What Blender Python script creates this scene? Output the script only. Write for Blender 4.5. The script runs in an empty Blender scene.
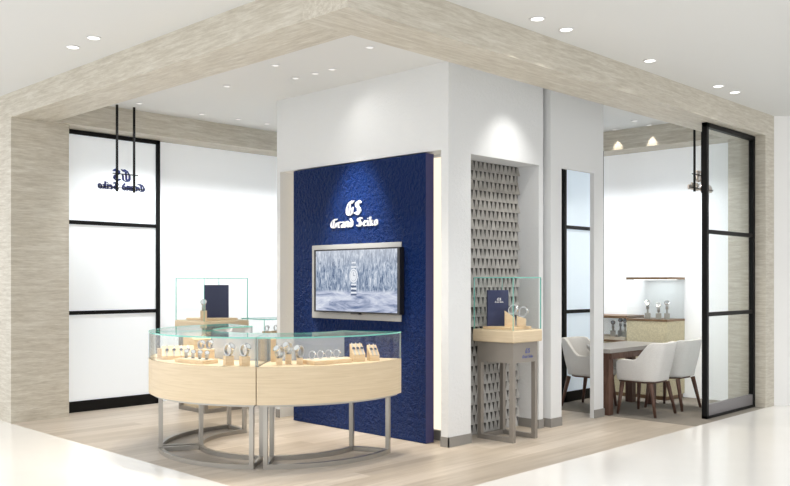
import bpy, math, random
from math import sin, cos, pi, radians, hypot, atan2
from mathutils import Vector, Matrix

S = bpy.context.scene
COL = S.collection
random.seed(4)

# ------------------------------------------------------------ camera, world, exposure
cam_d = bpy.data.cameras.new('camera')
cam = bpy.data.objects.new('camera', cam_d)
COL.objects.link(cam)
cam.location = (-3.678, -4.016, 1.5)
yaw = math.atan2(1241 - 395.0, 865.0)             # angle from the view axis to world +X
cam.rotation_euler = (pi / 2, 0, yaw - pi / 2)
cam_d.sensor_fit = 'HORIZONTAL'
cam_d.sensor_width = 36.0
cam_d.lens = 36.0 * 865.0 / 790.0
cam_d.shift_y = (280.8 - 243.0) / 790.0
cam_d.clip_start = 0.05
S.camera = cam

W = bpy.data.worlds.new('world')
S.world = W
W.use_nodes = True
bg = W.node_tree.nodes['Background']
bg.inputs['Color'].default_value = (0.985, 0.99, 1.0, 1)
# world light made stronger from the left, so right-hand faces turn out darker
_n = W.node_tree.nodes; _l = W.node_tree.links
_tc = _n.new('ShaderNodeTexCoord'); _dp = _n.new('ShaderNodeVectorMath'); _dp.operation = 'DOT_PRODUCT'
_dp.inputs[1].default_value = (-0.707, 0.707, 0.0)
_ma = _n.new('ShaderNodeMath'); _ma.operation = 'MULTIPLY_ADD'
_ma.inputs[1].default_value = 0.50; _ma.inputs[2].default_value = 1.36
_l.new(_tc.outputs['Generated'], _dp.inputs[0]); _l.new(_dp.outputs['Value'], _ma.inputs[0])
_l.new(_ma.outputs[0], bg.inputs['Strength'])

vs = S.view_settings
vs.view_transform = 'Standard'
vs.look = 'None'
vs.gamma = 1.0
vs.exposure = 0.0
vs.use_curve_mapping = False
try:
    S.cycles.max_bounces = 16
    S.cycles.diffuse_bounces = 5
    S.cycles.glossy_bounces = 12
    S.cycles.transparent_max_bounces = 24
    S.cycles.transmission_bounces = 6
    S.cycles.caustics_reflective = False
    S.cycles.caustics_refractive = False
    S.cycles.sample_clamp_indirect = 4.0
except Exception:
    pass

LIGHT_WARM = (1.0, 0.90, 0.76)
LIGHT_WHITE = (1.0, 0.97, 0.93)
LIGHT_COOL = (0.97, 0.985, 1.0)
def spot(loc, target, power, angle=60, blend=0.7, color=LIGHT_WARM, radius=0.045):
    d = bpy.data.lights.new('ceiling_spot', 'SPOT')
    d.energy = power; d.spot_size = radians(angle); d.spot_blend = blend
    d.color = color; d.shadow_soft_size = radius
    o = bpy.data.objects.new('ceiling_spot', d); COL.objects.link(o)
    o.location = loc
    v = Vector(target) - Vector(loc)
    o.rotation_euler = v.to_track_quat('-Z', 'Y').to_euler()
    return o

ZL = 3.45
# downlights over the sales floor
for x, y, tx, ty, p, a in [
        (1.23, 2.32, 1.1, 2.3, 180, 80), (1.41, 1.26, 1.0, 1.4, 180, 80), (1.41, 3.35, 1.1, 3.2, 170, 80),
        (1.68, 2.58, 1.3, 2.7, 45, 60), (1.69, 2.06, 1.2, 1.9, 45, 60)]:
    spot((x, y, ZL), (tx, ty, 0), p, a)
spot((1.50, 2.25, ZL), (2.2, 2.25, 1.78), 420, 44, 1.0, LIGHT_WHITE)       # aimed at the logo
spot((1.69, 2.30, ZL), (2.2, 1.95, 2.6), 8, 110, 1.0, LIGHT_WHITE)        # grazes the plaster above the panel
spot((3.05, 0.50, ZL), (3.08, 1.12, 2.2), 40, 72, 1.0, LIGHT_WHITE)        # niche
spot((3.05, 0.62, ZL), (3.15, 0.80, 0), 150, 40, 0.8, LIGHT_WARM)           # pedestal by the niche
# wall washers before the back and right beams; most added to smooth the light
for i in range(19):
    spot((1.10 + 0.30 * i, 4.76, ZL), (1.10 + 0.30 * i, 5.60, 1.05), 60, 70, 0.75, LIGHT_COOL, 0.08)
for i in range(13):
    spot((6.10, 0.75 + 0.30 * i, ZL), (6.92, 0.75 + 0.30 * i, 1.05), 50, 70, 0.75, LIGHT_COOL, 0.08)
# downlights of the mall ceiling
for x, y in ((-0.35, 3.05), (-0.36, 2.66), (1.74, -0.22), (2.13, -0.22), (3.48, -0.22), (4.90, -0.22), (5.30, -0.22)):
    spot((x, y, ZL), (x - 0.2, y - 0.2, 0), 45, 100, 0.8, LIGHT_WHITE)
spot((8.3, -0.6, ZL), (8.0, -0.9, 0.5), 160, 110, 1.0, LIGHT_WHITE)  # added lamp by the mall wall, without a fixture
for y in (1.35, 1.84):
    spot((6.40, y, 3.465), (6.51, y, 3.1), 9.0, 40, 0.35, LIGHT_WARM, 0.012)
# downlights over the consulting table
for x, y in ((5.2, 1.2), (5.9, 1.2), (5.5, 0.6)):
    spot((x, y, ZL), (x, y, 0), 55, 90)

# ------------------------------------------------------------ materials
def nt(name):
    m = bpy.data.materials.new(name); m.use_nodes = True
    n = m.node_tree.nodes; l = m.node_tree.links
    b = n['Principled BSDF']
    return m, n, l, b
def plain(name, col, rough=0.5, metal=0.0, spec=0.5):
    m, n, l, b = nt(name)
    b.inputs['Base Color'].default_value = (*col, 1)
    b.inputs['Roughness'].default_value = rough
    b.inputs['Metallic'].default_value = metal
    b.inputs['Specular IOR Level'].default_value = spec
    return m
def coords(n, l, scale=(1, 1, 1), rot=(0, 0, 0), kind='Object'):
    tc = n.new('ShaderNodeTexCoord'); mp = n.new('ShaderNodeMapping')
    mp.inputs['Scale'].default_value = scale; mp.inputs['Rotation'].default_value = rot
    l.new(tc.outputs[kind], mp.inputs['Vector'])
    return mp.outputs['Vector']
def noise(n, l, vec, scale, detail=4, rough=0.6, dist=0.0):
    t = n.new('ShaderNodeTexNoise')
    t.inputs['Scale'].default_value = scale; t.inputs['Detail'].default_value = detail
    t.inputs['Roughness'].default_value = rough; t.inputs['Distortion'].default_value = dist
    l.new(vec, t.inputs['Vector'])
    return t.outputs['Fac']
def ramp(n, l, fac, stops):
    r = n.new('ShaderNodeValToRGB')
    e = r.color_ramp.elements
    e[0].position = stops[0][0]; e[0].color = (*stops[0][1], 1)
    e[1].position = stops[-1][0]; e[1].color = (*stops[-1][1], 1)
    for p, c in stops[1:-1]:
        k = e.new(p); k.color = (*c, 1)
    l.new(fac, r.inputs['Fac'])
    return r.outputs['Color']
def bump(n, l, b, h, strength, dist=0.01):
    k = n.new('ShaderNodeBump'); k.inputs['Strength'].default_value = strength; k.inputs['Distance'].default_value = dist
    l.new(h, k.inputs['Height']); l.new(k.outputs['Normal'], b.inputs['Normal'])
def mixc(n, l, fac, a, c, mode='MIX'):
    m = n.new('ShaderNodeMix'); m.data_type = 'RGBA'; m.blend_type = mode
    for s, v in ((m.inputs[0], fac), (m.inputs[6], a), (m.inputs[7], c)):
        if hasattr(v, 'is_output'): l.new(v, s)
        elif isinstance(v, (int, float)): s.default_value = v
        else: s.default_value = (*v, 1)
    return m.outputs[2]

def travertine(name, scale):
    m, n, l, b = nt(name)
    v = coords(n, l, tuple(q * 3.4 for q in scale))
    f = noise(n, l, v, 1.0, 9, 0.74, 0.1)
    c1 = ramp(n, l, f, [(0.30, (0.47, 0.43, 0.355)), (0.46, (0.565, 0.525, 0.445)), (0.56, (0.635, 0.60, 0.52)), (0.70, (0.72, 0.695, 0.625))])
    v2 = coords(n, l, tuple(q * 9.0 for q in scale))
    f2 = noise(n, l, v2, 1.0, 5, 0.7)
    c2 = ramp(n, l, f2, [(0.36, (0.86, 0.845, 0.83)), (0.55, (1, 1, 1)), (0.75, (1.0, 1.0, 1.0))])
    c = mixc(n, l, 0.75, c1, c2, 'MULTIPLY')
    l.new(c, b.inputs['Base Color'])
    b.inputs['Roughness'].default_value = 0.5
    b.inputs['Specular IOR Level'].default_value = 0.3
    bump(n, l, b, f2, 0.08, 0.004)
    return m
M = {}
M['trav_x'] = travertine('travertine_along_x', (0.9, 7.0, 10.0))
M['trav_y'] = travertine('travertine_along_y', (7.0, 0.9, 10.0))
M['trav_col'] = travertine('travertine_pier', (1.1, 1.1, 11.0))

def wood(name, cols, scale, rough=0.45, spec=0.35):
    m, n, l, b = nt(name)
    v = coords(n, l, scale)
    f = noise(n, l, v, 1.0, 5, 0.6, 0.6)
    c = ramp(n, l, f, [(0.32, cols[0]), (0.5, cols[1]), (0.68, cols[2])])
    l.new(c, b.inputs['Base Color'])
    b.inputs['Roughness'].default_value = rough
    b.inputs['Specular IOR Level'].default_value = spec
    return m
M['oak'] = wood('pale_oak', ((0.63, 0.51, 0.345), (0.68, 0.56, 0.39), (0.725, 0.605, 0.435)), (3.0, 3.0, 90.0))
M['oak_stand'] = wood('pale_oak_stand', ((0.66, 0.48, 0.29), (0.72, 0.55, 0.35), (0.77, 0.61, 0.42)), (12.0, 12.0, 60.0))
M['walnut'] = wood('walnut', ((0.075, 0.038, 0.026), (0.11, 0.058, 0.042), (0.15, 0.085, 0.062)), (20.0, 20.0, 4.0), 0.4)

# floor planks
m, n, l, b = nt('oak_floor')
v = coords(n, l, (1, 1, 1))
br = n.new('ShaderNodeTexBrick')
br.inputs['Scale'].default_value = 1.0
br.inputs['Brick Width'].default_value = 1.5; br.inputs['Row Height'].default_value = 0.19
br.inputs['Mortar Size'].default_value = 0.0022; br.inputs['Mortar Smooth'].default_value = 0.1
br.inputs['Color1'].default_value = (0.0, 0.0, 0.0, 1); br.inputs['Color2'].default_value = (1, 1, 1, 1)
br.inputs['Mortar'].default_value = (0.35, 0.35, 0.35, 1)
br.offset = 0.37
l.new(v, br.inputs['Vector'])
cw = ramp(n, l, br.outputs['Color'], [(0.0, (0.43, 0.375, 0.31)), (0.5, (0.50, 0.44, 0.37)), (1.0, (0.56, 0.50, 0.43))])
f = noise(n, l, coords(n, l, (0.8, 14.0, 1.0)), 1.0, 6, 0.65, 0.4)
cg = ramp(n, l, f, [(0.3, (0.76, 0.74, 0.71)), (0.55, (1, 1, 1)), (0.8, (1.06, 1.06, 1.06))])
c = mixc(n, l, 0.8, cw, cg, 'MULTIPLY')
c = mixc(n, l, br.outputs['Fac'], c, (0.46, 0.39, 0.32))
l.new(c, b.inputs['Base Color'])
b.inputs['Roughness'].default_value = 0.36
b.inputs['Specular IOR Level'].default_value = 0.25
M['floor_wood'] = m

# polished cream tiles of the mall
m, n, l, b = nt('polished_marble')
f = noise(n, l, coords(n, l, (1, 1, 1)), 0.8, 5, 0.6, 0.8)
l.new(ramp(n, l, f, [(0.3, (0.86, 0.845, 0.81)), (0.7, (0.90, 0.885, 0.855))]), b.inputs['Base Color'])
b.inputs['Roughness'].default_value = 0.16
b.inputs['Specular IOR Level'].default_value = 0.6
M['marble'] = m

m, n, l, b = nt('grey_carpet')
f = noise(n, l, coords(n, l), 220, 3, 0.7)
l.new(ramp(n, l, f, [(0.3, (0.20, 0.18, 0.155)), (0.7, (0.30, 0.275, 0.24))]), b.inputs['Base Color'])
b.inputs['Roughness'].default_value = 0.95; b.inputs['Specular IOR Level'].default_value = 0.1
bump(n, l, b, f, 0.4, 0.004)
M['carpet'] = m

def plaster(name, col, strength):
    m, n, l, b = nt(name)
    f = noise(n, l, coords(n, l), 34, 5, 0.65)
    b.inputs['Base Color'].default_value = (*col, 1)
    b.inputs['Roughness'].default_value = 0.8; b.inputs['Specular IOR Level'].default_value = 0.2
    bump(n, l, b, f, strength, 0.01)
    return m
M['plaster'] = plaster('white_textured_plaster', (0.76, 0.775, 0.785), 0.5)
M['plaster_flat'] = plaster('white_flat_paint', (0.74, 0.755, 0.765), 0.05)
M['ceiling'] = plaster('ceiling_paint', (0.735, 0.742, 0.735), 0.02)
M['mallwall'] = plain('mall_wall_paint', (0.86, 0.86, 0.85), 0.6)
# back-lit stretched wall panels
m, n, l, b = nt('backlit_wall_panel')
b.inputs['Base Color'].default_value = (0.80, 0.82, 0.84, 1)
b.inputs['Roughness'].default_value = 0.7
b.inputs['Emission Color'].default_value = (0.95, 0.98, 1.0, 1)
b.inputs['Emission Strength'].default_value = 0.22
M['lightwall'] = m

M['baseboard'] = plain('grey_baseboard', (0.27, 0.26, 0.245), 0.5)
M['tile_gap'] = plain('dark_tile_backing', (0.055, 0.052, 0.048), 0.6)
M['steel'] = plain('brushed_steel', (0.44, 0.42, 0.385), 0.36, 0.85)
M['grey_metal'] = plain('warm_grey_metal', (0.30, 0.275, 0.245), 0.45, 0.35)
M['plate'] = plain('silver_plate', (0.40, 0.40, 0.39), 0.5, 0.3)
M['black'] = plain('black_metal', (0.008, 0.008, 0.008), 0.45, 0.0, 0.15)
M['bezel'] = plain('black_bezel', (0.01, 0.01, 0.012), 0.3)
M['navy_box'] = plain('navy_card', (0.014, 0.022, 0.085), 0.5)
M['letter_white'] = plain('white_letter', (0.90, 0.90, 0.90), 0.4)
M['letter_navy'] = plain('navy_letter', (0.016, 0.026, 0.13), 0.45)
M['letter_blue'] = plain('blue_print', (0.05, 0.08, 0.33), 0.5)
M['letter_bronze'] = plain('pale_bronze_letter', (0.74, 0.66, 0.61), 0.3, 0.5)
M['watch_steel'] = plain('polished_steel', (0.74, 0.74, 0.75), 0.18, 0.95)
M['watch_band'] = plain('bracelet_steel', (0.50, 0.50, 0.51), 0.3, 0.9)
M['dial_white'] = plain('pale_dial', (0.50, 0.53, 0.58), 0.3)
M['dial_dark'] = plain('dark_dial', (0.03, 0.035, 0.07), 0.3)
M['tray_pad'] = plain('cream_suede', (0.74, 0.66, 0.54), 0.8)
M['bronze'] = plain('brushed_bronze', (0.24, 0.15, 0.085), 0.4, 0.5)
M['table_top'] = plain('grey_stone_top', (0.30, 0.285, 0.27), 0.35)
M['acrylic'] = plain('grey_stand', (0.42, 0.41, 0.38), 0.4)
M['white_trim'] = plain('white_trim', (0.8, 0.8, 0.8), 0.5)
M['kick'] = plain('grey_kick_plate', (0.21, 0.20, 0.21), 0.35, 0.3)

m, n, l, b = nt('cream_shagreen')
vo = n.new('ShaderNodeTexVoronoi'); vo.inputs['Scale'].default_value = 55
l.new(coords(n, l), vo.inputs['Vector'])
l.new(ramp(n, l, vo.outputs['Distance'], [(0.0, (0.74, 0.67, 0.47)), (0.7, (0.58, 0.52, 0.355))]), b.inputs['Base Color'])
b.inputs['Roughness'].default_value = 0.6
M['shagreen'] = m

m, n, l, b = nt('chair_fabric')
f = noise(n, l, coords(n, l), 160, 3, 0.6)
l.new(ramp(n, l, f, [(0.3, (0.64, 0.635, 0.62)), (0.7, (0.77, 0.765, 0.75))]), b.inputs['Base Color'])
b.inputs['Roughness'].default_value = 0.9; b.inputs['Specular IOR Level'].default_value = 0.15
bump(n, l, b, f, 0.25, 0.003)
M['fabric'] = m

m, n, l, b = nt('embossed_blue_leather')
vv = coords(n, l)
f1 = noise(n, l, vv, 24, 2, 0.5, 0.3)
f2 = noise(n, l, vv, 75, 3, 0.6)
mm = n.new('ShaderNodeMath'); mm.operation = 'MULTIPLY_ADD'
l.new(f2, mm.inputs[0]); mm.inputs[1].default_value = 0.5; l.new(f1, mm.inputs[2])
m3 = n.new('ShaderNodeMath'); m3.operation = 'MULTIPLY'; m3.inputs[1].default_value = 2.6; l.new(mm.outputs[0], m3.inputs[0]); mm = m3
b.inputs['Base Color'].default_value = (0.006, 0.032, 0.165, 1)
b.inputs['Roughness'].default_value = 0.36
b.inputs['Specular IOR Level'].default_value = 0.15
bump(n, l, b, mm.outputs[0], 1.0, 0.055)
M['leather'] = m
M['panel_edge'] = plain('blue_panel_edge', (0.05, 0.048, 0.15), 0.6)

m, n, l, b = nt('niche_metal_tile')
f = noise(n, l, coords(n, l), 9, 3, 0.6)
l.new(ramp(n, l, f, [(0.3, (0.29, 0.28, 0.26)), (0.7, (0.48, 0.465, 0.435))]), b.inputs['Base Color'])
b.inputs['Metallic'].default_value = 0.5; b.inputs['Roughness'].default_value = 0.34
M['tile'] = m

def emit(name, col, s):
    m = bpy.data.materials.new(name); m.use_nodes = True
    n = m.node_tree.nodes; l = m.node_tree.links
    n.remove(n['Principled BSDF'])
    e = n.new('ShaderNodeEmission'); e.inputs['Color'].default_value = (*col, 1); e.inputs['Strength'].default_value = s
    l.new(e.outputs[0], n['Material Output'].inputs['Surface'])
    return m
M['lamp'] = emit('downlight_lens', (1.0, 0.98, 0.95), 3.0)
M['lamp_dim'] = emit('small_downlight_lens', (1.0, 0.98, 0.95), 1.1)
M['case_fill'] = emit('case_fill_glow', (0.95, 1.0, 1.0), 3.0)
M['led'] = emit('warm_led_strip', (1.0, 0.87, 0.66), 1.3)

def glass(name, tint=(1, 1, 1), refl=0.04):
    m = bpy.data.materials.new(name); m.use_nodes = True
    n = m.node_tree.nodes; l = m.node_tree.links
    n.remove(n['Principled BSDF'])
    t = n.new('ShaderNodeBsdfTransparent'); t.inputs['Color'].default_value = (*tint, 1)
    g = n.new('ShaderNodeBsdfGlossy'); g.inputs['Roughness'].default_value = 0.0
    lw = n.new('ShaderNodeLayerWeight'); lw.inputs['Blend'].default_value = 0.5      # Schlick, the same from both sides
    pw_ = n.new('ShaderNodeMath'); pw_.operation = 'POWER'; pw_.inputs[1].default_value = 5.0
    ma = n.new('ShaderNodeMath'); ma.operation = 'MULTIPLY_ADD'; ma.inputs[1].default_value = 0.75 - refl; ma.inputs[2].default_value = refl
    l.new(lw.outputs['Facing'], pw_.inputs[0]); l.new(pw_.outputs[0], ma.inputs[0])
    mx = n.new('ShaderNodeMixShader')
    l.new(ma.outputs[0], mx.inputs[0]); l.new(t.outputs[0], mx.inputs[1]); l.new(g.outputs[0], mx.inputs[2])
    l.new(mx.outputs[0], n['Material Output'].inputs['Surface'])
    return m
M['glass'] = glass('clear_glass', (0.992, 0.998, 0.996), 0.02)
M['pane'] = glass('window_glass', (0.965, 0.985, 0.985), 0.02)
m, n, l, b = nt('green_glass_edge')
b.inputs['Base Color'].default_value = (0.25, 0.72, 0.62, 1)
b.inputs['Roughness'].default_value = 0.15
b.inputs['Transmission Weight'].default_value = 0.35
M['gedge'] = m
M['gend'] = plain('grey_glass_end', (0.36, 0.42, 0.42), 0.2)
m = bpy.data.materials.new('reflection_veil'); m.use_nodes = True  # reflections of the bright wall put into the glass as pale haze
n = m.node_tree.nodes; l = m.node_tree.links
n.remove(n['Principled BSDF'])
tr_ = n.new('ShaderNodeBsdfTransparent'); df = n.new('ShaderNodeBsdfDiffuse'); df.inputs['Color'].default_value = (0.74, 0.80, 0.86, 1)
tl_ = n.new('ShaderNodeBsdfTranslucent'); tl_.inputs['Color'].default_value = (0.74, 0.80, 0.86, 1)
m1 = n.new('ShaderNodeMixShader'); m1.inputs[0].default_value = 0.5; l.new(df.outputs[0], m1.inputs[1]); l.new(tl_.outputs[0], m1.inputs[2])
m2 = n.new('ShaderNodeMixShader'); m2.inputs[0].default_value = 0.32; l.new(tr_.outputs[0], m2.inputs[1]); l.new(m1.outputs[0], m2.inputs[2])
l.new(m2.outputs[0], n['Material Output'].inputs['Surface'])
M['veil'] = m
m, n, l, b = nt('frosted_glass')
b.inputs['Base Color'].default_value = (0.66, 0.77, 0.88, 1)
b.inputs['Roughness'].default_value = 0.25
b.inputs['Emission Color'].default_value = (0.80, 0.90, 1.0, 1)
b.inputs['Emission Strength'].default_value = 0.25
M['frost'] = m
m, n, l, b = nt('white_backlit_glass')
b.inputs['Base Color'].default_value = (0.78, 0.81, 0.83, 1)
b.inputs['Roughness'].default_value = 0.3
b.inputs['Emission Color'].default_value = (0.93, 0.97, 1.0, 1)
b.inputs['Emission Strength'].default_value = 0.27
M['frost_white'] = m

# picture on the screen: snowy forest above a snow field
m = bpy.data.materials.new('snow_forest_picture'); m.use_nodes = True
n = m.node_tree.nodes; l = m.node_tree.links
n.remove(n['Principled BSDF'])
e = n.new('ShaderNodeEmission'); e.inputs['Strength'].default_value = 0.95
l.new(e.outputs[0], n['Material Output'].inputs['Surface'])
vt = coords(n, l, (1, 17.0, 5.0), (0.35, 0, 0))
ft = noise(n, l, vt, 1.6, 6, 0.75, 1.2)
trees = ramp(n, l, ft, [(0.36, (0.07, 0.11, 0.20)), (0.47, (0.26, 0.33, 0.46)), (0.57, (0.56, 0.63, 0.74)), (0.70, (0.92, 0.95, 1.0))])
vsn = coords(n, l, (1, 2.2, 9.0))
fs = noise(n, l, vsn, 1.3, 5, 0.6, 1.0)
snow = ramp(n, l, fs, [(0.33, (0.15, 0.20, 0.34)), (0.48, (0.52, 0.57, 0.72)), (0.65, (0.80, 0.84, 0.93))])
tc = n.new('ShaderNodeTexCoord'); sx = n.new('ShaderNodeSeparateXYZ'); l.new(tc.outputs['Object'], sx.inputs[0])
mr = n.new('ShaderNodeMapRange'); mr.inputs['From Min'].default_value = -0.115; mr.inputs['From Max'].default_value = -0.085
l.new(sx.outputs['Z'], mr.inputs['Value'])
pic = mixc(n, l, mr.outputs[0], snow, trees)
mr2 = n.new('ShaderNodeMapRange'); mr2.inputs['From Min'].default_value = 0.10; mr2.inputs['From Max'].default_value = 0.42
mr2.inputs['To Max'].default_value = 0.65
l.new(sx.outputs['Z'], mr2.inputs['Value'])
pic = mixc(n, l, mr2.outputs[0], pic, (0.93, 0.95, 0.99))
l.new(pic, e.inputs['Color'])
M['picture'] = m
M['pic_light'] = emit('picture_silver', (0.88, 0.91, 0.96), 0.95)
M['pic_mid'] = emit('picture_grey', (0.42, 0.48, 0.58), 0.95)
M['pic_dark'] = emit('picture_dark', (0.10, 0.13, 0.22), 0.95)

# ------------------------------------------------------------ mesh helpers
class MB:
    def __init__(s): s.v = []; s.f = []; s.mi = []
    def add(s, vs_, fs, mi=0):
        o = len(s.v); s.v += [tuple(p) for p in vs_]
        for f in fs: s.f.append([i + o for i in f]); s.mi.append(mi)
        return s
    def box(s, x0, x1, y0, y1, z0, z1, mi=0):
        vs_ = [(x, y, z) for z in (z0, z1) for y in (y0, y1) for x in (x0, x1)]
        return s.add(vs_, [(0, 2, 3, 1), (4, 5, 7, 6), (0, 1, 5, 4), (2, 6, 7, 3), (0, 4, 6, 2), (1, 3, 7, 5)], mi)
    def slab(s, x0, x1, y0, y1, z0, z1, thin, fm=0, em=1):
        # glass slab: the two large faces use fm, the four rims em
        vs_ = [(x, y, z) for z in (z0, z1) for y in (y0, y1) for x in (x0, x1)]
        fs = {'z': [(0, 2, 3, 1), (4, 5, 7, 6)], 'y': [(0, 1, 5, 4), (2, 6, 7, 3)], 'x': [(0, 4, 6, 2), (1, 3, 7, 5)]}
        for k in fs: s.add(vs_, fs[k], fm if k == thin else em)
        return s
    def prism(s, poly, z0, z1, mi=0):
        k = len(poly)
        vs_ = [(x, y, z0) for x, y in poly] + [(x, y, z1) for x, y in poly]
        fs = [tuple(reversed(range(k))), tuple(range(k, 2 * k))]
        fs += [(i, (i + 1) % k, k + (i + 1) % k, k + i) for i in range(k)]
        return s.add(vs_, fs, mi)
    def ring(s, c, r0, r1, a0, a1, z0, z1, k=40, m_side=0, m_top=None, m_end=None):
        # a sector of a flat ring (degrees); sides / top+bottom / ends may have their own material
        m_top = m_side if m_top is None else m_top; m_end = m_side if m_end is None else m_end
        vs_ = []
        for i in range(k + 1):
            a = radians(a0 + (a1 - a0) * i / k)
            for r, z in ((r0, z0), (r1, z0), (r1, z1), (r0, z1)):
                vs_.append((c[0] + r * cos(a), c[1] + r * sin(a), z))
        for i in range(k):
            p, q = 4 * i, 4 * i + 4
            s.add([], [])
        o = len(s.v); s.v += vs_
        for i in range(k):
            p, q = o + 4 * i, o + 4 * i + 4
            for (j, jj, mt) in ((0, 1, m_top), (1, 2, m_side), (2, 3, m_top), (3, 0, m_side)):
                s.f.append([p + j, q + j, q + jj, p + jj]); s.mi.append(mt)
        s.f.append([o, o + 1, o + 2, o + 3]); s.mi.append(m_end)
        e_ = o + 4 * k
        s.f.append([e_ + 3, e_ + 2, e_ + 1, e_]); s.mi.append(m_end)
        return s
    def tube(s, p, q, r0, r1=None, k=12, mi=0):
        r1 = r0 if r1 is None else r1
        p, q = Vector(p), Vector(q); d = (q - p).normalized()
        u = d.orthogonal().normalized(); w = d.cross(u)
        vs_ = [p + (u * cos(2 * pi * i / k) + w * sin(2 * pi * i / k)) * r0 for i in range(k)]
        vs_ += [q + (u * cos(2 * pi * i / k) + w * sin(2 * pi * i / k)) * r1 for i in range(k)]
        fs = [tuple(reversed(range(k))), tuple(range(k, 2 * k))] + [(i, (i + 1) % k, k + (i + 1) % k, k + i) for i in range(k)]
        return s.add(vs_, fs, mi)
    def build(s, name, mats, parent=None, bevel=0.0, smooth=False, loc=None, rotz=0.0, seg=2):
        me = bpy.data.meshes.new(name)
        me.from_pydata(s.v, [], s.f)
        if not isinstance(mats, (list, tuple)): mats = [mats]
        for m_ in mats: me.materials.append(m_)
        for p, i in zip(me.polygons, s.mi): p.material_index = i; p.use_smooth = smooth
        import bmesh
        bm = bmesh.new(); bm.from_mesh(me)
        bmesh.ops.recalc_face_normals(bm, faces=bm.faces)
        bm.to_mesh(me); bm.free()
        o = bpy.data.objects.new(name, me); COL.objects.link(o)
        if loc: o.location = loc
        o.rotation_euler = (0, 0, rotz)
        if parent: o.parent = parent
        if bevel:
            b_ = o.modifiers.new('bevel', 'BEVEL'); b_.width = bevel; b_.segments = seg; b_.limit_method = 'ANGLE'
        return o

def thing(name, label, cat, loc=(0, 0, 0), rotz=0.0, group=None):
    o = bpy.data.objects.new(name, None); COL.objects.link(o)
    o.empty_display_size = 0.1
    o.location = loc; o.rotation_euler = (0, 0, rotz)
    o['label'] = label; o['category'] = cat
    if group: o['group'] = group
    return o
def tag(o, label, cat, group=None):
    o['label'] = label; o['category'] = cat
    if group: o['group'] = group
    return o
def struct(o): o['kind'] = 'structure'; return o
def dup(root, loc, rotz, label, group=None):
    r = root.copy(); COL.objects.link(r); r.location = loc; r.rotation_euler = (0, 0, rotz); r['label'] = label
    if group: r['group'] = group
    for ch in list(root.children):
        c_ = ch.copy(); COL.objects.link(c_); c_.parent = r
        for g in list(ch.children):
            d_ = g.copy(); COL.objects.link(d_); d_.parent = c_
    return r

# ------------------------------------------------------------ structure
ZB, ZC = 3.222, 3.48
# floor: mall tiles, plank floor and carpet share one level
fm = MB()
def flat(x0, x1, y0, y1, mi): fm.add([(x0, y0, 0), (x1, y0, 0), (x1, y1, 0), (x0, y1, 0)], [(0, 1, 2, 3)], mi)
flat(-12, 0, -12, 9, 0); flat(0, 12, -12, 0, 0)
flat(0, 4.85, 0, 9, 1); flat(4.85, 7.2, 0, 9, 2); flat(7.2, 12, 0, 9, 0)
struct(fm.build('floor', [M['marble'], M['floor_wood'], M['carpet']]))
# ceiling, its near side left open to let world light in
cb = MB()
cb.prism([(-2.4, 9), (-2.4, 1.6), (2.6, -3.4), (10, -3.4), (10, 9)], ZC, ZC + 0.12)
struct(cb.build('ceiling', M['ceiling']))

struct(MB().box(0, 0.44, 0.44, 7.2, ZB, ZC).build('trim_1', M['trav_y']))
struct(MB().box(0, 6.95, 0, 0.44, ZB, ZC).build('trim_2', M['trav_x']))
struct(MB().box(0.44, 6.5, 5.16, 5.56, ZB, ZC).build('trim_3', M['trav_x']))
struct(MB().box(6.5, 6.95, 0.44, 5.56, ZB, ZC).build('trim_4', M['trav_y']))
struct(MB().box(0, 0.63, 5.227, 7.2, 0, ZB).build('wall_left_pier', M['trav_col']))
struct(MB().box(6.69, 6.95, 0, 0.45, 0, ZB).build('wall_right_pier', M['trav_col']))
struct(MB().box(0.63, 6.92, 5.60, 5.70, 0, ZC).build('wall_back', M['lightwall']))
struct(MB().box(6.92, 7.02, 0.45, 5.70, 0, ZC).build('wall_right', M['lightwall']))
mw = MB(); mw.prism([(6.951, 0.0), (9.5, -2.55), (9.6, -2.45), (7.05, 0.1)], 0, ZC)
struct(mw.build('wall_mall', M['mallwall']))

# central block with a recess (blue panel) and a niche (pedestal)
blk = MB()
RX = 2.44          # recess back
blk.box(2.22, RX, 1.08, 1.169, 0, 2.69)              # strip right of the recess
blk.box(2.22, RX, 3.516, 3.57, 0, 2.69)              # strip left of it
blk.box(2.22, RX, 1.08, 3.57, 2.69, ZC)              # above it
blk.box(RX, 2.536, 1.08, 3.57, 0, ZC)                # recess back wall
blk.box(2.536, 3.62, 1.365, 3.57, 0, ZC)              # body behind the niche
blk.box(2.536, 3.62, 1.08, 1.365, 2.675, ZC)          # niche header
blk.box(3.62, 3.695, 1.08, 3.57, 0, ZC)               # right cheek of the niche
struct(blk.build('wall_center', M['plaster']))
# thin screen wall with a doorway, right of the block
pw = MB()
pw.box(3.76, 3.955, 1.03, 1.079, 0, ZC); pw.box(3.76, 3.80, 1.079, 1.30, 0, ZC); pw.box(3.696, 3.76, 1.27, 1.30, 0, ZC)
pw.box(4.585, 4.78, 1.03, 1.079, 0, ZC)
pw.box(3.955, 4.585, 1.03, 1.079, 2.675, ZC)
struct(pw.build('wall_partition', M['plaster_flat']))
struct(MB().box(3.801, 4.87, 1.66, 1.74, 0, ZC).build('wall_consulting_back', M['plaster_flat']))

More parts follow.
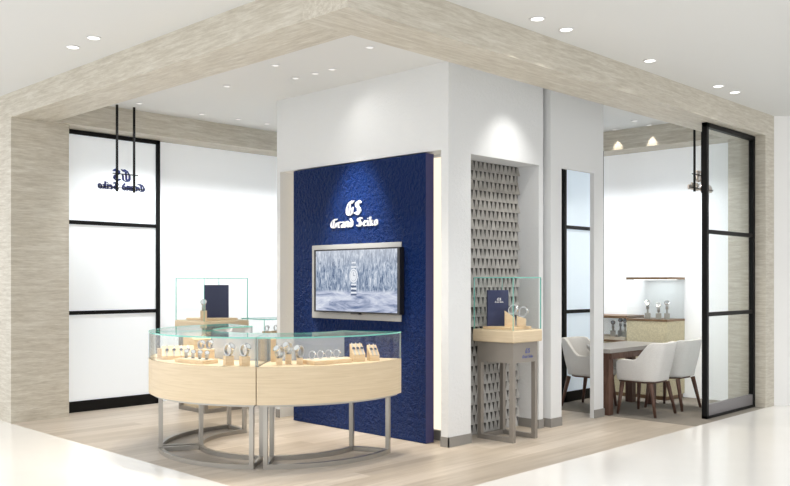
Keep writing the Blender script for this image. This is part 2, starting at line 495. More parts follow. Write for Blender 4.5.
H = 0.09; T = 0.010
bb = MB()
bb.box(2.22 - T, 2.22, 1.08 - T, 1.169, 0, H); bb.box(2.22 - T, 2.536, 1.08 - T, 1.08, 0, H)
bb.box(2.22 - T, 2.22, 3.516, 3.57 + T, 0, H)
bb.box(RX - T, RX, 1.169, 3.516, 0, H)
bb.box(3.62 - T, 3.62, 1.08, 1.33, 0, H); bb.box(3.62 - T, 3.695, 1.08 - T, 1.08, 0, H)
struct(bb.build('baseboard_center', M['baseboard']))
bb = MB()
bb.box(3.76 - T, 3.955, 1.03 - T, 1.03, 0, H); bb.box(4.585, 4.78 + T, 1.03 - T, 1.03, 0, H)
bb.box(3.76 - T, 3.76, 1.03, 1.27, 0, H); bb.box(4.78, 4.78 + T, 1.03, 1.079, 0, H)
struct(bb.build('baseboard_partition', M['baseboard']))
struct(MB().box(3.805, 4.87, 1.66 - T, 1.66, 0, H).build('baseboard_consulting', M['baseboard']))

# folded metal tiles on the back of the niche
tb = MB()
NX0, NX1, NYB = 2.537, 3.619, 1.345
tb.box(NX0, NX1, NYB, 1.364, 0.0, 2.674, 1)
rows, cols = 28, 16
rh = 2.674 / rows; cw_ = (NX1 - NX0) / cols
for r in range(rows):
    z0, z1 = r * rh + 0.002, min((r + 1) * rh + 0.004, 2.672)
    off = 0.5 * cw_ if r % 2 else 0.0
    for k in range(cols + 1):
        xc = NX0 + (k + 0.5) * cw_ - off
        wb, wt = 0.49, 0.22
        cl = lambda q: min(max(q, NX0 + 0.001), NX1 - 0.001)
        x0, x1, t0, t1, xm = cl(xc - wb * cw_), cl(xc + wb * cw_), cl(xc - wt * cw_), cl(xc + wt * cw_), cl(xc)
        if x1 - x0 < 0.01 or t1 - t0 < 0.006: continue
        vs_ = [(x0, NYB - 0.001, z0), (xm, NYB - 0.034, z0), (x1, NYB - 0.001, z0), (t0, NYB - 0.001, z1), (xm, NYB - 0.008, z1), (t1, NYB - 0.001, z1)]
        tb.add(vs_, [(0, 1, 4, 3), (1, 2, 5, 4), (0, 2, 1), (3, 4, 5), (0, 3, 5, 2)])
o = tb.build('wall_niche_tiles', [M['tile'], M['tile_gap']]); struct(o)

# framed glass screens
def framed(name, x0, x1, y, zs, z1, z0=0.12, kick=False, left_stile=True, pane=M['pane'], d=0.06):
    w = 0.05
    root = bpy.data.objects.new(name, None); COL.objects.link(root); struct(root)
    f_ = MB()
    if left_stile: f_.box(x0, x0 + w, y - d / 2, y + d / 2, 0, z1)
    f_.box(x1 - w, x1, y - d / 2, y + d / 2, 0, z1)
    f_.box(x0, x1, y - d / 2, y + d / 2, z1 - w, z1)
    f_.box(x0, x1, y - d / 2, y + d / 2, 0, 0.03 if kick else z0)
    f_.build('frame', M['black'], root, 0.003)
    for z in zs:
        MB().box(x0 + w, x1 - w, y - 0.02, y + 0.02, z - 0.022, z + 0.022).build('glazing_bar', M['black'], root)
    if kick: MB().box(x0 + w, x1 - w, y - 0.02, y + 0.02, 0.03, 0.15).build('kick_plate', M['kick'], root)
    lv = [0.15 if kick else z0] + [z for z in sorted(zs)] + [z1 - w]
    for a, b_ in zip(lv[:-1], lv[1:]):
        MB().box(x0 + w * 0.5, x1 - w * 0.5, y - 0.005, y + 0.005, a, b_).build('pane', pane, root)
    return root
framed('window_1', 0.64, 1.90, 5.50, (2.168, 1.134), 3.22, 0.125, left_stile=False, pane=M['frost_white'])
framed('window_2', 5.385, 6.688, 0.15, (2.038, 1.133), 3.22, kick=True)
framed('window_3', 5.40, 6.32, 1.97, (2.166, 1.117), 3.20, 0.125, pane=M['frost'])

# recessed downlights
LG = {}
def downlight(x, y, label, r=0.05, group=None, lens='lamp'):
    t_ = thing('ceiling_light', label, 'light', (x, y, ZC), 0, group)
    a = MB(); k = 24
    vs_ = []
    for i in range(k):
        c_, s_ = cos(2 * pi * i / k), sin(2 * pi * i / k)
        for rr, z in ((r + 0.012, -0.001), (r + 0.010, -0.007), (r, -0.007), (r, -0.001)):
            vs_.append((rr * c_, rr * s_, z))
    fs = []
    for i in range(k):
        p, q = 4 * i, 4 * ((i + 1) % k)
        fs += [(p + j, q + j, q + (j + 1) % 4, p + (j + 1) % 4) for j in range(4)]
    a.add(vs_, fs); a.build('trim_ring', M['white_trim'], t_, smooth=True)
    MB().tube((0, 0, -0.005), (0, 0, -0.0005), r - 0.001, k=24).build('lens', M[lens], t_)
for x, y, lab in [
        (-0.35, 3.05, 'round recessed ceiling light outside the left beam, the one nearer the left edge'),
        (-0.36, 2.66, 'round recessed ceiling light outside the left beam, the right one of the pair'),
        (1.74, -0.22, 'round recessed ceiling light in the mall ceiling nearest the front corner of the right beam'),
        (2.13, -0.22, 'second recessed mall ceiling light along the right beam, paired beside the first'),
        (3.48, -0.22, 'lone recessed mall ceiling light halfway along the right beam'),
        (4.90, -0.22, 'recessed mall ceiling light far along the right beam, left one of the last pair'),
        (5.30, -0.22, 'recessed mall ceiling light farthest along the right beam, above the glass screen')]:
    downlight(x, y, lab, 0.047, 'downlights in the mall ceiling')
for x, y, lab in [
        (1.41, 1.26, 'small recessed shop ceiling light just behind the front corner of the beams'),
        (1.23, 2.32, 'small recessed shop ceiling light alone left of the cluster of three'),
        (1.68, 2.58, 'small recessed shop ceiling light, leftmost of the cluster of three by the white block'),
        (1.69, 2.30, 'small recessed shop ceiling light, middle of the cluster of three by the white block'),
        (1.69, 2.06, 'small recessed shop ceiling light, rightmost of the cluster of three by the white block'),
        (1.41, 3.35, 'small recessed shop ceiling light midway between the left beam and the white block'),
        (1.22, 4.76, 'small recessed ceiling light just right of the hanging rods by the back beam'),
        (2.06, 4.80, 'small recessed ceiling light, second from the left along the back beam'),
        (2.55, 4.76, 'small recessed ceiling light, third from the left along the back beam'),
        (2.98, 4.75, 'small recessed ceiling light along the back beam nearest the white block'),
        (6.03, 1.34, 'small recessed ceiling light over the consulting area, farther out from the right beam'),
        (6.42, 1.84, 'small recessed ceiling light casting the left bright cone on the right beam'),
        (6.42, 1.35, 'small recessed ceiling light casting the right bright cone on the right beam')]:
    downlight(x, y, lab, 0.030, 'downlights in the shop ceiling', 'lamp_dim')

# ------------------------------------------------------------ blackletter lettering (broad-nib strokes)
GLYPH = {
 'G': (0.92, [[(.60, .98), (.34, .86), (.14, .58), (.12, .28), (.24, .08), (.50, .02), (.76, .12), (.80, .54)], [(.50, .82), (.44, .14)], [(.60, .98), (.74, .86), (.90, .98)]]),
 'S': (0.84, [[(.76, .84), (.52, .97), (.22, .84), (.24, .64), (.62, .44), (.72, .22), (.48, .03), (.12, .16)], [(.48, .95), (.44, .06)]]),
 'r': (0.42, [[(.06, .58), (.15, .62), (.15, .10), (.22, .04)], [(.17, .52), (.32, .64), (.38, .56)]]),
 'a': (0.52, [[(.10, .60), (.34, .62), (.40, .52), (.40, .10), (.48, .04)], [(.40, .40), (.13, .30), (.13, .10), (.26, .03), (.40, .14)]]),
 'n': (0.56, [[(.05, .58), (.14, .62), (.14, .06)], [(.15, .52), (.34, .64), (.42, .54), (.42, .10), (.50, .04)]]),
 'd': (0.56, [[(.42, .58), (.14, .52), (.14, .12), (.28, .03), (.44, .14), (.44, .56), (.18, .92)]]),
 'e': (0.48, [[(.14, .30), (.40, .42), (.34, .60), (.22, .62), (.13, .50), (.13, .13), (.26, .03), (.42, .12)]]),
 'i': (0.30, [[(.06, .58), (.15, .62), (.15, .10), (.24, .04)], [(.13, .80), (.18, .84)]]),
 'k': (0.52, [[(.07, .92), (.15, .96), (.15, .05)], [(.16, .34), (.30, .60), (.40, .52), (.20, .36)], [(.24, .36), (.38, .08), (.47, .05)]]),
 'o': (0.54, [[(.30, .64), (.13, .52), (.13, .13), (.26, .03), (.43, .13), (.43, .52), (.28, .64)]]),
 ' ': (0.30, []),
}
def hull2(pts):
    pts = sorted(set((round(a, 5), round(b_, 5)) for a, b_ in pts))
    def half(seq):
        h = []
        for p in seq:
            while len(h) > 1 and (h[-1][0] - h[-2][0]) * (p[1] - h[-2][1]) - (h[-1][1] - h[-2][1]) * (p[0] - h[-2][0]) <= 0: h.pop()
            h.append(p)
        return h
    lo, up = half(pts), half(pts[::-1])
    return lo[:-1] + up[:-1]
def letter_mesh(ch, x_off, size, depth, nib=(0.085, 0.055), sx=1.0):
    b_ = MB()
    for st in GLYPH[ch][1]:
        for p, q in zip(st[:-1], st[1:]):
            pts = []
            for (a, c_) in (p, q):
                for dx, dy in ((nib[0], nib[1]), (-nib[0], -nib[1]), (-.02, .03), (.02, -.03)):
                    pts.append((a + dx, c_ + dy))
            poly = hull2(pts)
            k = len(poly)
            vs_ = [((a * sx) * size + x_off, 0, c_ * size) for a, c_ in poly] + [((a * sx) * size + x_off, -depth, c_ * size) for a, c_ in poly]
            b_.add(vs_, [tuple(range(k)), tuple(reversed(range(k, 2 * k)))] + [(i, (i + 1) % k, k + (i + 1) % k, k + i) for i in range(k)])
    return b_
def text_width(s_, size): return sum(GLYPH[c_][0] for c_ in s_) * size
def write(parent, mat, word_w=0.69, cap=0.088, emb=0.145, emb_z=0.12, depth=0.012, y=0.0, dx=0.0, dz=0.0, nib=(0.066, 0.045)):
    """'GS' above 'Grand Seiko', centred on local x = 0, facing local -Y"""
    w = text_width('Grand Seiko', cap); k = word_w / w
    x_ = -word_w / 2 + dx
    for ch in 'Grand Seiko':
        if ch != ' ':
            letter_mesh(ch, 0, cap, depth, nib, k).build('letter', mat, parent, loc=(x_, y, dz))
        x_ += GLYPH[ch][0] * cap * k
    we = emb * 0.80
    for ch, xo in (('G', -we * 1.02), ('S', we * 0.06)):
        letter_mesh(ch, 0, emb, depth, (0.078, 0.05), 0.92).build('monogram', mat, parent, loc=(xo + dx, y, emb_z + dz))

# ------------------------------------------------------------ blue feature panel, logo, screen
t = thing('feature_panel', 'tall embossed royal blue leather panel set in the lit recess of the white block', 'wall panel', (2.2, 2.297, 0))
pb = MB().box(0.0, 0.11, -0.959, 0.959, 0.004, 2.676)
pb.mi = [0, 0, 1, 1, 0, 0]
pb.build('panel_face', [M['leather'], M['panel_edge']], t)
lt = tag(MB().box(RX - 0.016, RX - 0.001, 1.30, 1.60, 0.10, 2.66).build('glow_strip', M['led']), 'warm glowing light strip up the right edge of the blue panel', 'light strip')
lt = tag(MB().box(RX - 0.016, RX - 0.001, 3.25, 3.50, 0.10, 2.66).build('glow_strip', M['led']), 'glowing light strip behind the left edge of the blue panel', 'light strip')
t = thing('wall_logo', 'white raised blackletter brand lettering on the blue panel above the screen', 'sign', (2.199, 2.303, 2.036), -pi / 2)
write(t, M['letter_white'], 0.70, 0.092, 0.142, 0.118)
t = thing('wall_screen', 'flat screen showing a snowy forest and a watch, on the blue panel', 'screen', (2.199, 2.30, 1.5))
MB().box(-0.012, 0.0, -0.66, 0.635, -0.386, 0.368).build('back_plate', M['plate'], t, 0.002)
MB().box(-0.075, -0.012, -0.70, 0.53, -0.318, 0.318).build('bezel', M['bezel'], t, 0.004)
pc = MB().box(-0.002, 0.002, -0.582, 0.582, -0.303, 0.303).build('picture', M['picture'], t, loc=(-0.077, -0.088, 0.0))
MB().box(-0.070, -0.03, -0.14, -0.02, -0.33, -0.319).build('sensor_bar', M['bezel'], t)
wf = MB(); wz = 0.06; k = 20
def disc(b_, cy, cz, ry, rz, x, mi):
    vs_ = [(x, cy + ry * cos(2 * pi * i / k), cz + rz * sin(2 * pi * i / k)) for i in range(k)] + [(x + 0.0015, cy + ry * cos(2 * pi * i / k), cz + rz * sin(2 * pi * i / k)) for i in range(k)]
    b_.add(vs_, [tuple(range(k)), tuple(range(k, 2 * k))] + [(i, (i + 1) % k, k + (i + 1) % k, k + i) for i in range(k)], mi)
disc(wf, 0.0, 0.0, 0.060, 0.070, -0.0815, 0); disc(wf, 0.0, 0.0, 0.046, 0.055, -0.083, 1)
disc(wf, 0.0, 0.0, 0.041, 0.050, -0.0845, 0)
for i, z in enumerate((0.078, 0.100, 0.120)): wf.box(-0.0815, -0.080, -0.036 + 0.003 * i, 0.036 - 0.003 * i, z, z + 0.016, i % 2)
for i, z in enumerate((-0.094, -0.114, -0.134, -0.154, -0.174, -0.194)): wf.box(-0.0815, -0.080, -0.036 - 0.001 * i, 0.036 + 0.001 * i, z, z + 0.015, (0, 2, 0, 2, 0, 2)[i])
wf.box(-0.0855, -0.0846, -0.002, 0.002, 0.0, 0.035, 2); wf.box(-0.0855, -0.0846, -0.028, 0.0, -0.002, 0.002, 2)
o = wf.build('watch_picture', [M['pic_light'], M['pic_mid'], M['pic_dark']], pc, loc=(0.077, 0.01, 0.05))

# ------------------------------------------------------------ hanging signs
def hanging(loc, mat, label, rods, word_w, ez):
    t_ = thing('hanging_sign', label, 'sign', loc, pi)
    # local x runs to world -X; letters face world +Y
    write(t_, mat, word_w, 0.085, 0.135, ez, 0.02, nib=(0.085, 0.055))
    for rx in rods:
        MB().box(-rx - 0.011, -rx + 0.011, 0.001, 0.020, -0.02, ZC - loc[2]).build('rod', M['black'], t_)
    MB().box(-rods[1] - 0.05, -rods[0] + 0.05, 0.001, 0.010, 0.176, 0.186).build('cross_bar', M['black'], t_)
    MB().box(-word_w / 2, word_w / 2, 0.001, 0.010, 0.02, 0.028).build('cross_bar', M['black'], t_)
hanging((1.16, 5.03, 2.525), M['letter_navy'], 'navy blackletter sign seen from behind, hanging from two black rods at left', (-0.07, 0.14), 0.575, 0.10)
hanging((6.10, 0.52, 2.555), M['letter_bronze'], 'pale bronze blackletter sign seen from behind, hanging beside the right glass screen', (-0.19, 0.01), 0.62, 0.10)

# ------------------------------------------------------------ curved counters
CC = (1.283, 2.302)
RO, RI = 1.175, 0.62
def pol(r, a): return (CC[0] + r * cos(radians(a)), CC[1] + r * sin(radians(a)))
def counter(a0, a1, label):
    t_ = thing('display_counter', label, 'display counter', (CC[0], CC[1], 0), 0, 'curved display counters of the ring')
    c0 = (0, 0)
    g = 0.18
    MB().ring(c0, RI, RO, a0 + g, a1 - g, 0.523, 0.822, 48).build('body', M['oak'], t_)
    MB().ring(c0, RI + 0.03, RO - 0.03, a0 + 1, a1 - 1, 0.505, 0.523, 40).build('underplate', M['steel'], t_)
    gl = MB()
    gl.ring(c0, RO - 0.012, RO - 0.002, a0 + g, a1 - g, 0.822, 1.045, 48, 0, 1, 2)
    gl.ring(c0, RI + 0.002, RI + 0.012, a0 + g, a1 - g, 0.822, 1.045, 40, 3, 1, 2)
    for a in (a0 + g, a1 - g):
        sg = 1 if a < (a0 + a1) / 2 else -1
        th = 0.008
        ca, sa = cos(radians(a)), sin(radians(a)); nx, ny = -sa * sg * th, ca * sg * th
        r0, r1 = RI + 0.014, RO - 0.014
        vs_ = []
        for z in (0.822, 1.045):
            vs_ += [(r0 * ca, r0 * sa, z), (r1 * ca, r1 * sa, z), (r1 * ca + nx, r1 * sa + ny, z), (r0 * ca + nx, r0 * sa + ny, z)]
        gl.add(vs_, [(0, 1, 5, 4), (2, 3, 7, 6)], 0)
        gl.add(vs_, [(0, 3, 2, 1), (4, 5, 6, 7), (1, 2, 6, 5), (0, 4, 7, 3)], 2)
    gl.build('glass_case', [M['glass'], M['gedge'], M['gend'], M['veil']], t_)
    MB().ring(c0, RI, RO, a0 + g, a1 - g, 1.045, 1.057, 48, 1, 0, 1).build('glass_top', [M['glass'], M['gedge']], t_)
    w = 0.036; ro, ri = RO - 0.085, RI + 0.085
    ia, ib = a0 + 2.0, a1 - 2.0
    MB().ring(c0, ro - w, ro, ia, ib, 0.0, w, 40).build('base_rail', M['steel'], t_)
    MB().ring(c0, ri, ri + w, ia, ib, 0.0, w, 40).build('base_rail', M['steel'], t_)
    for a, sg in ((ia, 1), (ib, -1)):
        ca, sa = cos(radians(a)), sin(radians(a)); nx, ny = -sa * sg * w, ca * sg * w
        def bar(r0, r1, z0, z1, nm):
            b_ = MB()
            vs_ = []
            for z in (z0, z1):
                vs_ += [(r0 * ca, r0 * sa, z), (r1 * ca, r1 * sa, z), (r1 * ca + nx, r1 * sa + ny, z), (r0 * ca + nx, r0 * sa + ny, z)]
            b_.add(vs_, [(0, 1, 5, 4), (2, 3, 7, 6), (0, 3, 2, 1), (4, 5, 6, 7), (1, 2, 6, 5), (0, 4, 7, 3)])
            b_.build(nm, M['steel'], t_, 0.002)
        bar(ri + w, ro - w, 0.0, w, 'end_rail')
        bar(ro - w, ro, w, 0.505, 'leg'); bar(ri, ri + w, w, 0.505, 'leg')
    return t_
counter(150.3, 222.3, 'left front curved oak counter with glass top and steel frame legs')
counter(222.3, 294.3, 'right front curved oak counter with glass top, standing before the blue panel')
counter(78.3, 150.3, 'rear curved oak and glass counter behind the left front counter')

def straight_counter(loc, w, d, label):
    t_ = thing('display_counter', label, 'display counter', loc)
    MB().box(0, w, 0, d, 0.55, 0.86).build('body', M['oak'], t_, 0.004)
    for x in (0.04, w - 0.076):
        for y in (0.04, d - 0.076): MB().box(x, x + 0.036, y, y + 0.036, 0, 0.55).build('leg', M['steel'], t_)
    g_ = MB(); th = 0.01
    g_.slab(0, w, 0, th, 0.86, 1.045, 'y'); g_.slab(0, w, d - th, d, 0.86, 1.045, 'y')
    g_.slab(0, th, th, d - th, 0.86, 1.045, 'x'); g_.slab(w - th, w, th, d - th, 0.86, 1.045, 'x'); g_.slab(0, w, 0, d, 1.045, 1.057, 'z')
    g_.build('glass_case', [M['glass'], M['gedge']], t_)
straight_counter((2.42, 4.06, 0), 0.9, 0.45, 'straight oak counter with glass top, mostly hidden behind the white block')
# ------------------------------------------------------------ pedestals
def pedestal(loc, w, d, label, front, plinth):
    """near corner at local (0,0); w along X, d along Y. front: 'x' -> print on the face looking to -Y"""
    t_ = thing('display_pedestal', label, 'display case', loc, 0, 'glass cases on metal pedestals')
    c_ = 0.035
    MB().box(0, w, 0, d, 0.925, 1.043).build('wood_top', M['oak'], t_, 0.016, seg=3)
    i = 0.036; q = 0.042
    MB().box(i, w - i, i, d - i, 0.735, 0.925).build('apron', M['grey_metal'], t_)
    for x, y in ((i, i), (w - i - q, i), (i, d - i - q), (w - i - q, d - i - q)):
        MB().box(x, x + q, y, y + q, 0.0, 0.735).build('leg', M['grey_metal'], t_)
    for x in (i, w - i - q): MB().box(x, x + q, i + q, d - i - q, 0.0, q).build('base_rail', M['grey_metal'], t_)
    MB().box(i + q, w - i - q, d - i - q, d - i, 0.0, q).build('base_rail', M['grey_metal'], t_)
    if plinth:
        MB().box(i + q, w - i - q, i, i + q, 0.0, q).build('base_rail', M['grey_metal'], t_)
        pl = MB().box(i + q, w - i - q, i + q, d - i - q, q, 0.40); pl.build('plinth', M['oak'], t_)
    e_ = 0.010; th = 0.009; z0, z1 = 1.043, 1.525
    g = MB()
    g.slab(e_, w - e_, e_, e_ + th, z0, z1, 'y'); g.slab(e_, w - e_, d - e_ - th, d - e_, z0, z1, 'y')
    g.slab(e_, e_ + th, e_ + th, d - e_ - th, z0, z1, 'x'); g.slab(w - e_ - th, w - e_, e_ + th, d - e_ - th, z0, z1, 'x')
    g.slab(e_, w - e_, e_, d - e_, z1, z1 + th, 'z')
    g.build('glass_case', [M['glass'], M['gedge']], t_)
    MB().box(w * 0.17, w * 0.86, d * 0.17, d * 0.86, 1.043, 1.066).build('display_board', M['oak_stand'], t_, 0.003)
    return t_
PED = (2.745, 0.745, 0.0)
p1 = pedestal(PED, 0.46, 0.49, 'small pedestal case with grey metal frame in front of the tiled niche', 'x', False)
PBK = (1.76, 4.30, 0.0)
p2 = pedestal(PBK, 0.62, 0.62, 'larger pedestal case standing behind the curved counters near the bright wall', 'x', True)
# print on the grey apron of the niche pedestal
e = bpy.data.objects.new('printed_logo', None); COL.objects.link(e); e.parent = p1; e.location = (0.265, 0.0359, 0.775)
write(e, M['letter_blue'], 0.17, 0.030, 0.046, 0.045, 0.001)

def box_card(loc, w, h, rot, label):
    t_ = thing('display_card', label, 'display card', loc, rot)
    MB().box(-w / 2, w / 2, -0.012, 0.012, 0, h).build('card_body', M['navy_box'], t_, 0.002)
    return t_
t = box_card((PED[0] + 0.195, PED[1] + 0.335, 1.066), 0.215, 0.345, -0.55, 'upright navy brand card in the glass case by the niche')
e = bpy.data.objects.new('printed_logo', None); COL.objects.link(e); e.parent = t; e.location = (0.01, -0.0121, 0.225)
write(e, M['letter_white'], 0.088, 0.014, 0.026, 0.020, 0.001)
t = box_card((PBK[0] + 0.37, PBK[1] + 0.30, 1.066), 0.28, 0.385, -0.62, 'upright plain navy card in the rear glass case')

# ------------------------------------------------------------ watches and stands
def make_loop_watch(label):
    t_ = thing('wristwatch', label, 'watch')
    k = 26; b_ = MB(); R1, R2 = 0.034, 0.046; hw = 0.014
    vs_ = []; fs = []
    for i in range(k):
        a = 2 * pi * i / k
        for r, y in ((R1, -hw), (R2 - .004, -hw), (R2 - .004, hw), (R1, hw)):
            vs_.append((r * cos(a) * 0.72, y, 0.040 + r * sin(a)))
    for i in range(k):
        p, q = 4 * i, 4 * ((i + 1) % k)
        fs += [(p + j, q + j, q + (j + 1) % 4, p + (j + 1) % 4) for j in range(4)]
    b_.add(vs_, fs); b_.build('bracelet', M['watch_band'], t_, smooth=False)
    n_ = Vector((-0.80, 0, 0.60)); c_ = Vector((-0.0225, 0, 0.062))
    MB().tube(c_ - n_ * 0.001, c_ + n_ * 0.010, 0.0245, k=22).build('watch_case', M['watch_steel'], t_)
    MB().tube(c_ + n_ * 0.010, c_ + n_ * 0.0108, 0.0195, k=22).build('dial', M['dial_white'], t_)
    return t_
def make_flat_watch(label):
    t_ = thing('wristwatch', label, 'watch')
    b_ = MB()
    pr = [(-0.095, 0.0), (-0.07, 0.002), (-0.03, 0.005), (0.03, 0.005), (0.07, 0.002), (0.095, 0.0)]
    vs_ = []
    for x, z in pr:
        w_ = 0.0075 if abs(x) > 0.05 else 0.010
        vs_ += [(x, -w_, z), (x, w_, z), (x, w_, z + 0.005), (x, -w_, z + 0.005)]
    fs = []
    for i in range(len(pr) - 1):
        p, q = 4 * i, 4 * i + 4
        fs += [(p + j, q + j, q + (j + 1) % 4, p + (j + 1) % 4) for j in range(4)]
    fs += [(0, 1, 2, 3), (23, 22, 21, 20)]
    b_.add(vs_, fs); b_.build('bracelet', M['watch_band'], t_)
    MB().tube((0, 0, 0.006), (0, 0, 0.016), 0.0205, k=22).build('watch_case', M['watch_steel'], t_)
    MB().tube((0, 0, 0.016), (0, 0, 0.0168), 0.0165, k=22).build('dial', M['dial_dark'], t_)
    return t_
LOOP = FLATW = None
def loop_watch(loc, rot, label, group, s=1.0):
    global LOOP
    if LOOP is None:
        LOOP = make_loop_watch(label); t_ = LOOP; t_.location = loc; t_.rotation_euler = (0, 0, rot)
        t_['group'] = group
    else: t_ = dup(LOOP, loc, rot, label, group)
    t_.scale = (s, s, s)
    return t_
def flat_watch(loc, eul, label, group, s=1.0):
    global FLATW
    if FLATW is None:
        FLATW = make_flat_watch(label); t_ = FLATW; t_['group'] = group
    else: t_ = dup(FLATW, (0, 0, 0), 0, label, group)
    t_.location = loc; t_.rotation_euler = eul; t_.scale = (s, s, s)
    return t_

DZ = 0.8225
CAMXY = Vector((-3.678, -4.016))
def cube_stand(x, y, z, w, h, rot, label, slope=0.0, mat='oak_stand', group='wooden display stands'):
    t_ = thing('display_stand', label, 'display stand', (x, y, z), rot, group)
    a = w / 2
    vs_ = [(-a, -a, 0), (a, -a, 0), (a, a, 0), (-a, a, 0), (-a, -a, h), (a, -a, h + slope), (a, a, h + slope), (-a, a, h)]
    MB().add(vs_, [(0, 3, 2, 1), (4, 5, 6, 7), (0, 1, 5, 4), (1, 2, 6, 5), (2, 3, 7, 6), (3, 0, 4, 7)]).build('stand_block', M[mat], t_, 0.002)
    return t_
def tray(x, y, z, w, d, h, rot, label):
    t_ = thing('display_tray', label, 'display tray', (x, y, z), rot, 'wooden watch trays')
    MB().box(-w / 2, w / 2, -d / 2, d / 2, 0, h).build('tray_base', M['oak_stand'], t_, 0.003)
    MB().box(-w / 2 + 0.015, w / 2 - 0.015, -d / 2 + 0.015, d / 2 - 0.015, h, h + 0.003).build('pad', M['tray_pad'], t_)
    return t_
def wedge(x, y, z, w, d, h0, h1, rot, label):
    """long wedge: local +Y is the high back, front faces local -Y"""
    t_ = thing('display_stand', label, 'display stand', (x, y, z), rot, 'wooden display stands')
    vs_ = [(-w/2, -d/2, 0), (w/2, -d/2, 0), (w/2, d/2, 0), (-w/2, d/2, 0), (-w/2, -d/2, h0), (w/2, -d/2, h0), (w/2, d/2, h1), (-w/2, d/2, h1)]
    MB().add(vs_, [(0, 3, 2, 1), (4, 5, 6, 7), (0, 1, 5, 4), (1, 2, 6, 5), (2, 3, 7, 6), (3, 0, 4, 7)]).build('stand_block', M['oak_stand'], t_, 0.002)
    return t_
GA, GB, GC, GD = 'watches in the left front counter', 'watches in the right front counter', 'watches in the rear counter', 'watches in the pedestal cases'
# --- left front counter
rotc = lambda x, y: atan2(y - CAMXY.y, x - CAMXY.x)       # facing the customer
def facing(x, y): return rotc(x, y) - pi / 2
def on_wedge(wx, wy, wz, rot, d, h0, h1, lx, label, grp, s=0.8):
    th = atan2(h1 - h0, d)
    R_ = Matrix.Rotation(rot, 4, 'Z') @ Matrix.Rotation(th, 4, 'X') @ Matrix.Rotation(pi / 2, 4, 'Z')
    p = Matrix.Rotation(rot, 4, 'Z') @ Vector((lx, 0, (h0 + h1) / 2 + 0.0005))
    flat_watch((wx + p.x, wy + p.y, wz + p.z), R_.to_euler(), label, grp, s)
wx, wy = pol(0.95, 162.0); rw = facing(wx, wy)
wedge(wx, wy, DZ, 0.27, 0.12, 0.03, 0.110, rw, 'long sloped wooden stand at the left end of the left front counter')
for i, nm in enumerate(('leftmost', 'second from left', 'third from left', 'rightmost')):
    on_wedge(wx, wy, DZ, rw, 0.12, 0.03, 0.110, -0.09 + 0.06 * i, 'steel wristwatch leaning on the long sloped stand, ' + nm + ' of four', GA)
x, y = pol(1.08, 155.0)
cube_stand(x, y, DZ, 0.05, 0.085, facing(x, y), 'slim wooden block left of the long sloped stand in the left front counter')
x, y = pol(0.76, 172.5); r_ = facing(x, y)
tray(x, y, DZ, 0.16, 0.12, 0.085, r_, 'raised wooden block tray behind the flat tray in the left front counter')
for i, nm in enumerate(('left', 'right')):
    q = Matrix.Rotation(r_, 3, 'Z') @ Vector((-0.035 + 0.07 * i, 0, 0))
    loop_watch((x + q.x, y + q.y, DZ + 0.0885), r_ + pi / 2 + 0.9, 'dark wristwatch on the raised block tray, ' + nm + ' of two', GA, 0.9)
x, y = pol(0.99, 187); r_ = radians(187 + 90)
tray(x, y, DZ, 0.36, 0.16, 0.03, r_, 'low flat wooden tray with four watches in the left front counter')
for i, nm in enumerate(('leftmost', 'second from left', 'third from left', 'rightmost')):
    q = Matrix.Rotation(r_, 3, 'Z') @ Vector((-0.13 + 0.087 * i, 0, 0))
    loop_watch((x + q.x, y + q.y, DZ + 0.0335), r_ + pi / 2 + 1.0, 'wristwatch on the low flat tray of the left front counter, ' + nm + ' of four', GA, 0.85)
for (r0, a0, h, nm) in ((1.055, 208.5, 0.075, 'left'), (1.06, 216.0, 0.075, 'right')):
    x, y = pol(r0, a0)
    cube_stand(x, y, DZ, 0.068, h, facing(x, y) + 0.3, nm + ' of the two wooden cube stands near the joint in the left front counter')
    loop_watch((x, y, DZ + h + 0.001), rotc(x, y) + 0.9, 'upright silver wristwatch on the ' + nm + ' cube stand of the left front counter', GA, 1.2)
# --- right front counter
for (r0, a0, h, nm) in ((1.00, 231.0, 0.055, 'leftmost'), (0.93, 235.5, 0.080, 'middle'), (0.99, 240.5, 0.055, 'rightmost')):
    x, y = pol(r0, a0)
    cube_stand(x, y, DZ, 0.050, h, facing(x, y), nm + ' of the three small wooden posts in the right front counter')
    loop_watch((x, y, DZ + h + 0.001), rotc(x, y) - 0.8, 'upright silver wristwatch on the ' + nm + ' post of the right front counter', GB, 1.2)
x, y = pol(0.70, 226.5)
cube_stand(x, y, DZ, 0.045, 0.19, facing(x, y), 'tall slim wooden post beside the joint inside the right front counter')
x, y = pol(0.95, 254.5); r_ = radians(254.5 + 90 + 10)
tray(x, y, DZ, 0.38, 0.22, 0.032, r_, 'low flat wooden tray with four watches in the right front counter')
for i, nm in enumerate(('leftmost', 'second from left', 'third from left', 'rightmost')):
    q = Matrix.Rotation(r_, 3, 'Z') @ Vector((-0.125 + 0.083 * i, 0.02, 0))
    loop_watch((x + q.x, y + q.y, DZ + 0.0355), r_ + pi / 2 + 1.0, 'wristwatch on the low flat tray of the right front counter, ' + nm + ' of four', GB, 0.85)
for (r0, a0, w_, d_, h0, h1, k_, nm) in ((0.99, 272.0, 0.11, 0.09, 0.06, 0.145, 3, 'left'), (1.05, 279.5, 0.085, 0.09, 0.05, 0.13, 2, 'right')):
    x, y = pol(r0, a0); rw = facing(x, y) + 0.35
    wedge(x, y, DZ, w_, d_, h0, h1, rw, nm + ' of two tall sloped wooden stands at the right front counter end')
    for i in range(k_):
        on_wedge(x, y, DZ, rw, d_, h0, h1, (i - (k_ - 1) / 2) * 0.036, 'steel wristwatch leaning on the ' + nm + ' tall sloped stand, ' + (('leftmost', 'middle', 'rightmost') if k_ == 3 else ('left', 'right'))[i] + ' one', GB, 0.72)
